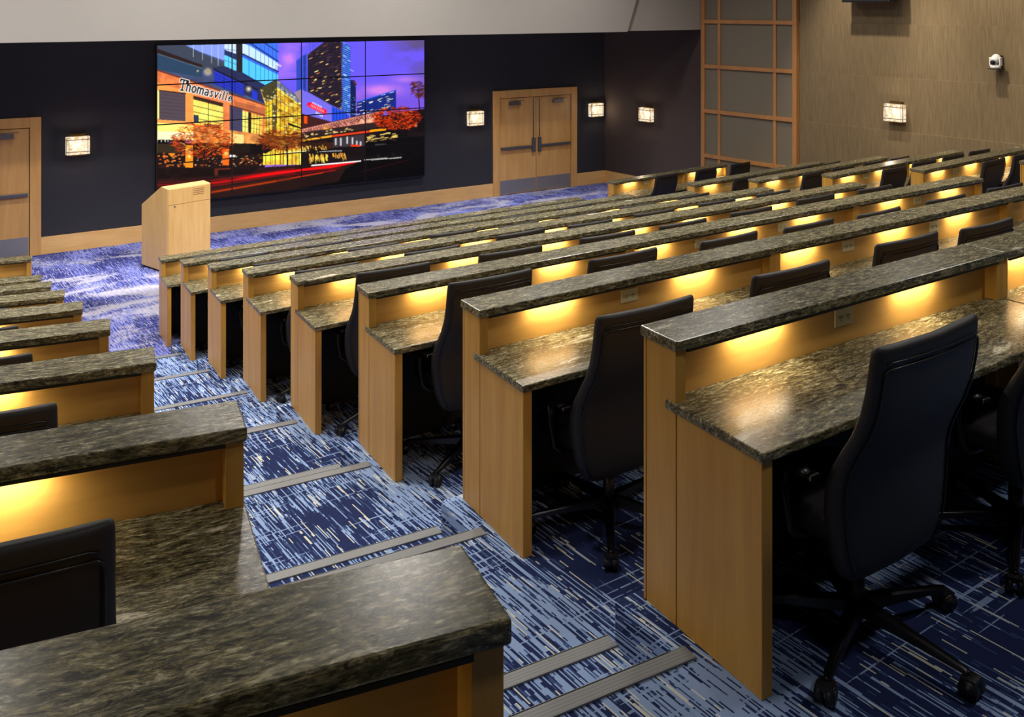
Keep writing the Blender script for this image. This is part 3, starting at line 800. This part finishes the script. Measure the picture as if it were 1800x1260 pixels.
for i in range(4):
    for j in range(4):
        x0, z0 = -(SX1-SX0)/2+i*pw+0.011, j*ph+0.011
        wx, wz = pw-0.022, ph-0.022
        uu, ww = np.meshgrid(np.linspace(0,1,GX+1), np.linspace(0,1,GZ+1))
        co = np.stack([x0+uu*wx, np.full(uu.shape,-0.094), z0+ww*wz], -1).reshape(-1,3)
        u_ = (x0+uu*wx+(SX1-SX0)/2)/(SX1-SX0); v_ = (z0+ww*wz)/(SZ1-SZ0)
        c = sample(u_, v_).reshape(-1,3)
        c = np.where(c <= 0.04045, c/12.92, ((c+0.055)/1.055)**2.4)
        fs = []
        for r_ in range(GZ):
            for q_ in range(GX):
                a_ = r_*(GX+1)+q_; fs.append((a_, a_+1, a_+GX+2, a_+GX+1))
        nv = len(co)
        back = [(x0,-0.0855,z0),(x0+wx,-0.0855,z0),(x0+wx,-0.0855,z0+wz),(x0,-0.0855,z0+wz)]
        c0, c1, c2, c3 = 0, GX, nv-1, nv-1-GX
        fs += [(nv+3,nv+2,nv+1,nv)]
        fs += [tuple([nv, nv+1]+list(range(GX,-1,-1))), tuple([nv+2,nv+3]+list(range(c3,c2+1)))]
        fs += [tuple([nv+1,nv+2]+[ (GZ-r_)*(GX+1)+GX for r_ in range(GZ+1)]), tuple([nv+3,nv]+[r_*(GX+1) for r_ in range(GZ+1)])]
        me = bpy.data.meshes.new('display_panel'); me.from_pydata([tuple(p) for p in co]+back, [], fs)
        at = me.color_attributes.new('picture', 'FLOAT_COLOR', 'POINT')
        full = np.ones((nv+4,4), np.float32); full[:nv,:3] = c; full[nv:,:3] = 0
        at.data.foreach_set('color', full.ravel())
        me.materials.append(M_SCREEN)
        link('display_panel', me, vw)

# ------------------------------------------------------------------ lectern
lw_, ld_ = 0.77, 0.82
lt = root('lectern', 'pale maple lectern with sloping top on the blue front carpet', 'lectern', (*W((-5.503,15.52)), 0.0), R(15.6))
prof = [(0.0,0.03),(0.0,1.365),(0.20,1.385),(ld_,1.02),(ld_,0.03)]          # (depth, height)
bd = MB(); n_ = len(prof)
bd.add([(0,y,z) for y,z in prof]+[(lw_,y,z) for y,z in prof], [tuple(range(n_)), tuple(reversed(range(n_,2*n_)))]+[(i,(i+1)%n_,n_+(i+1)%n_,n_+i) for i in range(n_)])
body = link('body', bd.mesh('body', M_LECT, 0.004), lt)
link('plinth', MB().box(0.03,lw_-0.03,0.03,ld_-0.03,0.0,0.03).mesh('plinth', M_BLACK), lt)
link('front_panel', MB().box(0.012,lw_-0.012,-0.014,0.0,1.105,1.355).mesh('front_panel', M_LECT, 0.002), lt)
dr = link('door', MB().box(0.012,lw_-0.012,-0.014,0.0,0.05,1.098).mesh('door', M_LECT, 0.002), lt)
link('lock', MB().cyl((0.115,-0.017,1.075),(0,1,0),0.014,0.008,14).mesh('lock', M_CHROME), dr)
vt = MB()
for i in range(4): vt.box(0.44,0.65,-0.0155,-0.014,1.215+i*0.030,1.223+i*0.030)
link('vent', vt.mesh('vent', plain('vent_slot', (120,84,44), 0.6)), lt)

# ------------------------------------------------------------------ desks
DD, LDG = 0.62, 0.20            # desk depth, ledge depth
def desk_meshes(Ln, skL, skR, lights, outlets, endL=True, endR=True, support=True):
    """local: x along the row, y=0 front face, -y towards the seat; skew = x shift per metre towards the seat"""
    xl = lambda y: -skL*(-y); xr = lambda y: Ln - skR*(-y)
    P = {}
    def quad(y0, y1, e0=0.0, e1=0.0): return [(xl(y0)+e0,y0),(xr(y0)-e1,y0),(xr(y1)-e1,y1),(xl(y1)+e0,y1)]
    P['ledge'] = [('ledge', MB().prism(quad(0.012,-LDG,-0.008 if endL else 0.002,-0.008 if endR else 0.002),0.962,1.0).mesh('ledge', M_GRAN, 0.006, 2))]
    P['worktop'] = [('worktop', MB().prism(quad(-0.13,-DD,-0.006 if endL else 0.002,-0.006 if endR else 0.002),0.745,0.778).mesh('worktop', M_GRAN, 0.005, 2))]
    P['back'] = [('back_panel', MB().prism(quad(-0.11,-0.128,0.05,0.05),0.70,0.961).mesh('back_panel', M_WOOD_H)),
                 ('modesty_panel', MB().prism(quad(-0.11,-0.128,0.05,0.05),0.0,0.70).mesh('modesty_panel', M_LAM)),
                 ('front_panel', MB().prism(quad(0.0,-0.018,0.05,0.05),0.0,0.961).mesh('front_panel', M_WOOD_H))]
    ends = []
    for (on, f, s) in ((endL, xl, 1), (endR, xr, -1)):
        up = MB()
        w_ = 0.05
        def q(y0, y1, a_=0.0, b_=w_): return [(f(y0)+s*a_,y0),(f(y0)+s*b_,y0),(f(y1)+s*b_,y1),(f(y1)+s*a_,y1)]
        up.prism(q(-0.018,-0.186),0.0,0.961); up.prism(q(0.0,-0.014),0.0,0.961)
        up.prism(q(-0.013,-0.019,0.006),0.0,0.955)
        ends.append(('upright', up.mesh('upright', M_WOOD_V, 0.0015, 1)))
        if on:
            ends.append(('end_panel', MB().prism(q(-0.190,-DD+0.012),0.0,0.744).mesh('end_panel', M_WOOD_V, 0.002, 1)))
        elif support:
            ends.append(('support_panel', MB().prism(q(-0.190,-0.28,0.002,0.03),0.0,0.744).mesh('support_panel', M_WOOD_V)))
    P['ends'] = ends
    va_ = MB().prism([(xl(-0.19)+0.05,-0.186),(xr(-0.19)-0.05,-0.186),(xr(-0.19)-0.05,-0.197),(xl(-0.19)+0.05,-0.197)],0.952,0.9615)
    P['val'] = [('light_shield', va_.mesh('light_shield', M_BLACK))]
    pk = MB().cyl((0,0,-0.004),(0,0,1),0.022,0.008,14).mesh('puck_lens', M_PUCK)
    P['lights'] = [(x,pk) for x in lights]
    P['outlets'] = outlets
    return P
plate = MB().box(-0.060,0.060,-0.006,0.0,-0.036,0.036).mesh('outlet', M_IVORY, 0.002)
sk = MB()
for s in (-1,1):
    sk.box(s*0.024-0.009,s*0.024-0.006,-0.0072,-0.006,-0.004,0.007); sk.box(s*0.024+0.005,s*0.024+0.008,-0.0072,-0.006,-0.004,0.007)
    sk.box(s*0.024-0.003,s*0.024+0.002,-0.0072,-0.006,-0.013,-0.008)
sockets = sk.mesh('socket_slots', M_SLOT)
LIGHT = bpy.data.lights.new('task_lamp', 'AREA'); LIGHT.shape = 'RECTANGLE'; LIGHT.size = 0.28; LIGHT.size_y = 0.03
LIGHT.energy = 1.55; LIGHT.color = (1.0, 0.86, 0.60)
def place_desk(P, label, loc, rotz, group, name='desk'):
    t = root(name, label, 'desk', loc, rotz, group)
    for key in ('ledge','worktop','back','ends','val'):
        for nm, me in P[key]: link(nm, me, t)
    for x, pk in P['lights']:
        link('puck_light', pk, t, (x,-0.172,0.962))
        lo = bpy.data.objects.new('task_lamp', LIGHT); COL.objects.link(lo); lo.parent = t
        lo.location = (x,-0.172,0.950); lo.rotation_euler = (R(24),0,0)
    for x in P['outlets']:
        o = link('outlet', plate, t, (x,-0.1285,0.885)); link('socket_slots', sockets, o)
    return t
skC = math.tan(R(29.1-35.0))*-1
skC = 0.103
DA = desk_meshes(2.14, skC, 0.0, (0.46,1.50), (1.0,), True, False)
DB = desk_meshes(2.75, 0.0, 0.0, (0.30,1.30,2.12), (0.8,1.8), False, False)
DC = desk_meshes(2.14, 0.0, skC, (0.62,1.60), (1.05,), False, True)
skQ = 0.174
DQa = desk_meshes(2.0, skQ, 0.0, (0.45,1.35), (0.92,), True, False, False)
DQb = desk_meshes(1.75, 0.0, 0.02, (0.35,1.25), (0.85,), False, True, False)
DQc = desk_meshes(1.3, 0.0, 0.02, (0.35,1.0), (0.7,), False, True, False)
DLr = desk_meshes(3.2, 0.0, 0.0, (0.75,1.75,2.55), (1.2,), True, True)
ORD = {8:'front', 7:'second', 6:'third', 5:'fourth', 4:'fifth', 3:'sixth', 2:'seventh', 1:'eighth', 0:'ninth'}
TH = 'row from the video wall'
def rowname(k): return 'front row' if k == 8 else ORD[k]+' row from the front'
for k in range(8, 0, -1):
    o = Cc(k); a_ = ang(rC); rn = rowname(k)
    place_desk(DA, 'granite topped maple desk by the stairs, %s, long middle block' % rn, (*o, Z(k)), a_, 'desks of the middle block')
    p = o+rC*2.141; place_desk(DB, 'granite topped maple desk midway along the %s, long middle block' % rn, (*p, Z(k)), a_, 'desks of the middle block')
    if k > 1:
        p = o+rC*4.892; place_desk(DC, 'granite topped maple desk at the far end of %s, middle block' % rn, (*p, Z(k)), a_, 'desks of the middle block')
for k in range(8, 2, -1):
    o = Qc(k); a_ = ang(rQ); rn = rowname(k)
    place_desk(DQa, 'granite topped maple desk starting the %s of the side wall block' % rn, (*o, Z(k)), a_, 'desks of the side wall block')
    if k > 3:
        p = o+rQ*2.001; place_desk(DQc if k == 8 else DQb, 'granite topped desk at the wall end, %s, side wall block' % rn, (*p, Z(k)), a_, 'desks of the side wall block')
for k in range(8, -1, -1):
    o = Lc(k) - rL*3.2; rn = rowname(k)
    place_desk(DLr, 'granite topped maple desk across the stairs from middle block, %s' % rn, (*o, Z(k)), ang(rL), 'desks across the stairs')

# ------------------------------------------------------------------ chairs
def chair_meshes():
    C = {}
    # back: lofted slab following an S profile (y, z, half width, half thickness)
    prof = [(-0.108,0.312,0.160,0.012),(-0.120,0.316,0.205,0.026),(-0.136,0.335,0.240,0.034),(-0.144,0.38,0.275,0.038),(-0.146,0.44,0.298,0.040),
            (-0.146,0.51,0.312,0.041),(-0.147,0.58,0.319,0.041),(-0.152,0.65,0.320,0.040),(-0.168,0.71,0.314,0.038),
            (-0.195,0.77,0.306,0.036),(-0.226,0.83,0.300,0.034),(-0.252,0.90,0.297,0.032),(-0.270,0.98,0.296,0.030),(-0.281,1.06,0.296,0.029),
            (-0.286,1.105,0.295,0.027),(-0.288,1.120,0.292,0.020),(-0.289,1.126,0.286,0.009)]
    n = 36; loops = []
    def xs(w, h, q):
        c, s = math.cos(q), math.sin(q); e = 2/9.0; es = 2/3.4
        return w*math.copysign(abs(c)**e, c), h*math.copysign(abs(s)**es, s)
    for (y, z, w, h) in prof:
        lp = []
        for j in range(n):
            x, d = xs(w, h, 2*PI*j/n)
            lp.append((x, y+d+0.022*(x/0.27)**2, z-0.12*d))
        loops.append(lp)
    C['back'] = MB().loft(loops).mesh('backrest', M_LEATH)
    # piping on the rear face and round the rim
    def rear(u, i_f):
        i = int(i_f); f = i_f-i; a_, b_ = prof[i], prof[min(i+1,len(prof)-1)]
        y, z, w, h = [a_[m]*(1-f)+b_[m]*f for m in range(4)]
        x = u*w
        return Vector((x, y-h+0.022*(x/0.27)**2-0.0005, z+0.12*h))
    U = 0.925
    path = [rear(-U, i) for i in (2.5,3,4,5,6,7,8,9,10,11,12)] + [rear(-U,12.6), rear(-U+0.012,12.82), rear(-U+0.045,12.92)] + [rear(u, 12.94) for u in (-0.6,-0.4,-0.2,0,0.2,0.4,0.6)] + [rear(U-0.045,12.92), rear(U-0.012,12.82), rear(U,12.6)] + [rear(U, i) for i in (12,11,10,9,8,7,6,5,4,3,2.5)]
    pm = MB().tube(path, 0.0046, 6)
    path2 = [rear(-0.9,13.2)]+[rear(u, 13.35) for u in (-0.82,-0.6,-0.3,0,0.3,0.6,0.82)]+[rear(0.9,13.2)]
    pm.tube(path2, 0.0034, 6)
    C['piping'] = pm.mesh('piping', M_PIPE)
    # seat cushion
    lps = []
    for z, sc in ((0.415,0.90),(0.425,0.97),(0.45,1.0),(0.48,1.0),(0.50,0.97),(0.512,0.88),(0.517,0.6)):
        lp = []
        for j in range(32):
            q = 2*PI*j/32; c, s = math.cos(q), math.sin(q)
            x = 0.245*sc*math.copysign(abs(c)**0.45, c); y = 0.105+0.225*sc*math.copysign(abs(s)**0.45, s)
            lp.append((x, y, z-0.02*max(0,(y-0.2)/0.13)**2))
        lps.append(lp)
    C['seat'] = MB().loft(lps).mesh('seat', M_LEATH)
    C['mech'] = MB().box(-0.11,0.11,-0.06,0.16,0.375,0.414).box(-0.05,0.05,-0.13,-0.05,0.36,0.40).mesh('mechanism', M_PLASTIC, 0.008)
    arms = []
    for s in (-1,1):
        a = MB()
        a.tube([(s*0.10,0.06,0.395),(s*0.25,0.07,0.40),(s*0.282,0.075,0.43),(s*0.288,0.08,0.54),(s*0.288,0.085,0.625)], [0.018,0.018,0.018,0.016,0.016], 10, sx=1.5)
        a.tube([(s*0.288,-0.02,0.640),(s*0.288,0.0,0.648),(s*0.288,0.18,0.648),(s*0.288,0.20,0.640)], [0.010,0.014,0.014,0.010], 10, sx=1.9)
        arms.append((a.mesh('armrest', M_PLASTIC), MB().box(s*0.288-0.025,s*0.288+0.025,-0.045,-0.018,0.634,0.655).mesh('arm_cap', M_CHROME, 0.006)))
    C['arms'] = arms
    C['col'] = MB().tube([(0,0,0.09),(0,0,0.22),(0,0,0.221),(0,0,0.43)], [0.029,0.029,0.02,0.02], 14).mesh('gas_column', M_PLASTIC)
    lg = MB(); lo_ = []
    for x, hw, zt, zb in ((0.0,0.034,0.135,0.085),(0.05,0.030,0.132,0.088),(0.20,0.022,0.112,0.082),(0.36,0.016,0.090,0.070),(0.388,0.013,0.084,0.068)):
        lo_.append([(x,-hw,zb),(x,hw,zb),(x,hw*0.8,zt-0.006),(x,hw*0.45,zt),(x,-hw*0.45,zt),(x,-hw*0.8,zt-0.006)])
    lg.loft(lo_, smooth=False)
    C['leg'] = lg.mesh('leg', M_ALU)
    cs = MB()
    for s in (-1,1):
        cs.cyl((0.386+0.012, s*0.018, 0.031), (0,1,0), 0.031, 0.024, 18)
        cs.cyl((0.386+0.012, s*0.0305, 0.031), (0,1,0), 0.021, 0.003, 14)
    cs.box(0.374,0.420,-0.026,0.026,0.046,0.066); cs.tube([(0.386,0,0.06),(0.386,0,0.078)],0.008,8)
    C['caster'] = cs.mesh('caster', M_PLASTIC)
    return C
CH = chair_meshes()
def make_base_small():
    m = MB()
    bm = bmesh.new()
    for i in range(5):
        for me in (CH['leg'], CH['caster']):
            tmp = me.copy(); tmp.transform(Matrix.Rotation(R(72*i), 4, 'Z')); bm.from_mesh(tmp); bpy.data.meshes.remove(tmp)
    me = bpy.data.meshes.new('star_base'); bm.to_mesh(me); bm.free(); me.materials.append(M_PLASTIC); return me
BASE_SMALL = make_base_small()
def chair(label, loc, rotz, group, full=True, spin=-87.0, lift=0.0):
    t = root('office_chair', label, 'chair', loc, rotz, group)
    up = (0, 0, lift)
    bk = link('backrest', CH['back'], t, up); link('piping', CH['piping'], bk)
    link('seat', CH['seat'], t, up); link('mechanism', CH['mech'], t, up); link('gas_column', CH['col'], t)
    for am, cap in CH['arms']:
        a = link('armrest', am, t, up)
        if full: link('arm_cap', cap, a)
    if full:
        for i in range(5):
            l = link('leg', CH['leg'], t, (0,0,0), R(spin+72*i)); link('caster', CH['caster'], l)
    else:
        link('star_base', BASE_SMALL, t, (0,0,0), R(spin))
    return t
SEATN = {0:'first', 1:'second', 2:'third', 3:'fourth', 4:'fifth', 5:'sixth', 6:'seventh'}
SC_ = [0.46,1.50,2.50,3.38,4.28,5.26,6.25]
SPIN = {(1,0):-87,(1,1):-80,(2,0):-129,(3,0):-150,(4,0):-158,(5,0):-160}
rj = random.Random(3)
TOPS = {1:[1.123,1.13], 2:[1.09,1.118,1.14,1.11,1.12], 3:[1.178,1.16,1.138,1.123,1.105,1.09,1.105], 4:[1.18,1.16,1.15,1.14,1.147,1.159,1.15]}
for k in range(8, 0, -1):
    for i, s in enumerate(SC_):
        if k == 1 and i > 1: continue
        if k == 2 and i > 4: continue
        p = Cc(k)+rC*s-nC*(0.578+rj.uniform(-0.008,0.012))
        chair('black leather office chair, %s seat from the stairs, %s, middle block' % (SEATN[i], rowname(k)), (*p, Z(k)), ang(rC)+R(rj.uniform(-2.5,2.5)),
              'black chairs of the middle block', k <= 3, SPIN.get((k,i), rj.uniform(-95,-80)), max(-0.02, (TOPS[k][i] if k in TOPS else rj.uniform(1.135,1.165))-1.126))
for k in range(8, 3, -1):
    for i, s in enumerate([0.71,1.85,2.9] if k == 8 else [0.47,1.28,2.13,2.97]):
        p = Qc(k)+rQ*s-nQ*0.580
        chair('black leather office chair, %s seat in %s, side wall block' % (SEATN[i], rowname(k)), (*p, Z(k)), ang(rQ)+R(rj.uniform(-3,3)),
              'black chairs of the side wall block', False, -87 if i % 2 == 0 else -123, rj.uniform(0.02,0.045))
for k in range(7, 0, -1):
    p = Lc(k)-rL*0.635-nL*0.565
    chair('black leather office chair across the stairs from the middle block, %s' % rowname(k), (*p, Z(k)), ang(rL), 'black chairs across the stairs', k <= 3, rj.uniform(-100,-75))

# ------------------------------------------------------------------ lights
def area(x, y, z, size, energy, col=(1,0.93,0.84), tgt=None, spread=180):
    ld = bpy.data.lights.new('ceiling_or_fill_light', 'AREA'); ld.shape = 'DISK'; ld.size = size; ld.energy = energy; ld.color = col
    ld.spread = R(spread)
    o = bpy.data.objects.new('ceiling_or_fill_light', ld); COL.objects.link(o); o.location = (x,y,z)
    if tgt is not None: o.rotation_euler = (Vector(tgt)-Vector((x,y,z))).to_track_quat('-Z','Y').to_euler()
    return o
def spotl(x, y, z, tgt, energy, angle=60, blend=0.6, col=(1,0.92,0.8), size=0.06):
    ld = bpy.data.lights.new('spot_light', 'SPOT'); ld.energy = energy; ld.spot_size = R(angle); ld.spot_blend = blend; ld.color = col; ld.shadow_soft_size = size
    o = bpy.data.objects.new('spot_light', ld); COL.objects.link(o); o.location = (x,y,z)
    o.rotation_euler = (Vector(tgt)-Vector((x,y,z))).to_track_quat('-Z','Y').to_euler(); return o
for x in (-3.5, 0.2, 3.9, 7.6, 11.3):
    for y, e in ((7.6, 85), (10.6, 95), (13.6, 95)):
        area(x, y, HT-0.05, 0.4, e*(0.55 if x > 11 else 1.0), (1,0.94,0.86), None, 150)
for x, y, e in ((6.5,4.4,55), (10.5,4.4,55), (-3.0,2.0,26), (1.2,0.2,14), (5.4,0.6,40)):  # fill lights added to brighten the near rows, not real ceiling fixtures
    area(x, y, HT-0.05, 0.4, e, (1,0.94,0.86), None, 150)
for x in (2.6, 6.0, 9.4):
    spotl(x, 14.6, HT-0.2, (x+0.4, 12.0, 0.6), 620, 66, 0.8, (0.62,0.71,1.0), 0.15)
# stair aisle downlights
for x, y, e in ((1.70,3.9,330), (1.78,5.6,260), (2.0,8.2,220)):
    spotl(x, y, HT-0.1, (x-0.1, y, 0), e, 42, 0.9, (1,0.93,0.82), 0.2)
# lights between soffit and video wall
for x in (2.2, 4.3, 7.2, 10.2, 12.6):
    spotl(x, 15.8, 6.7, (x, 15.86, 0), 1150, 66, 0.9, (0.90,0.91,1.0), 0.12)
spotl(6.4, 10.6, HT-0.15, (4.45, 16.0, 0.95), 900, 24, 0.7, (1,0.95,0.86), 0.1)
# side wall washers
for tt_ in (7.4, 9.5, 11.6):
    p = wallR(tt_-0.3, 2.0); q = wallR(tt_, 0.0)
    spotl(p.x, p.y, HT-0.1, (q.x, q.y, 2.9), 680, 58, 0.75, (1,0.88,0.68), 0.06)
w = bpy.data.worlds.new('room_world'); SC.world = w; w.use_nodes = True
w.node_tree.nodes['Background'].inputs[0].default_value = (0.0,0.0,0.0,1)

# ------------------------------------------------------------------ camera
cd = bpy.data.cameras.new('camera'); cam = bpy.data.objects.new('camera', cd); COL.objects.link(cam)
cam.location = (0,0,EYE); cam.rotation_euler = (PI/2, 0, -math.atan2(SN, CS))
cd.sensor_fit = 'HORIZONTAL'; cd.sensor_width = 36.0; cd.lens = 36.0*1707/1800
cd.shift_x = 0.0; cd.shift_y = -(630-14)/1800.0
cd.clip_start = 0.05; cd.clip_end = 200
SC.camera = cam
SC.view_settings.view_transform = 'Standard'; SC.view_settings.look = 'None'
SC.view_settings.gamma = 1.0; SC.view_settings.exposure = 0.17; SC.view_settings.use_curve_mapping = False
try:
    SC.cycles.use_denoising = True; SC.cycles.denoiser = 'OPENIMAGEDENOISE'
    SC.cycles.max_bounces = 6; SC.cycles.sample_clamp_indirect = 4.0
except Exception: pass
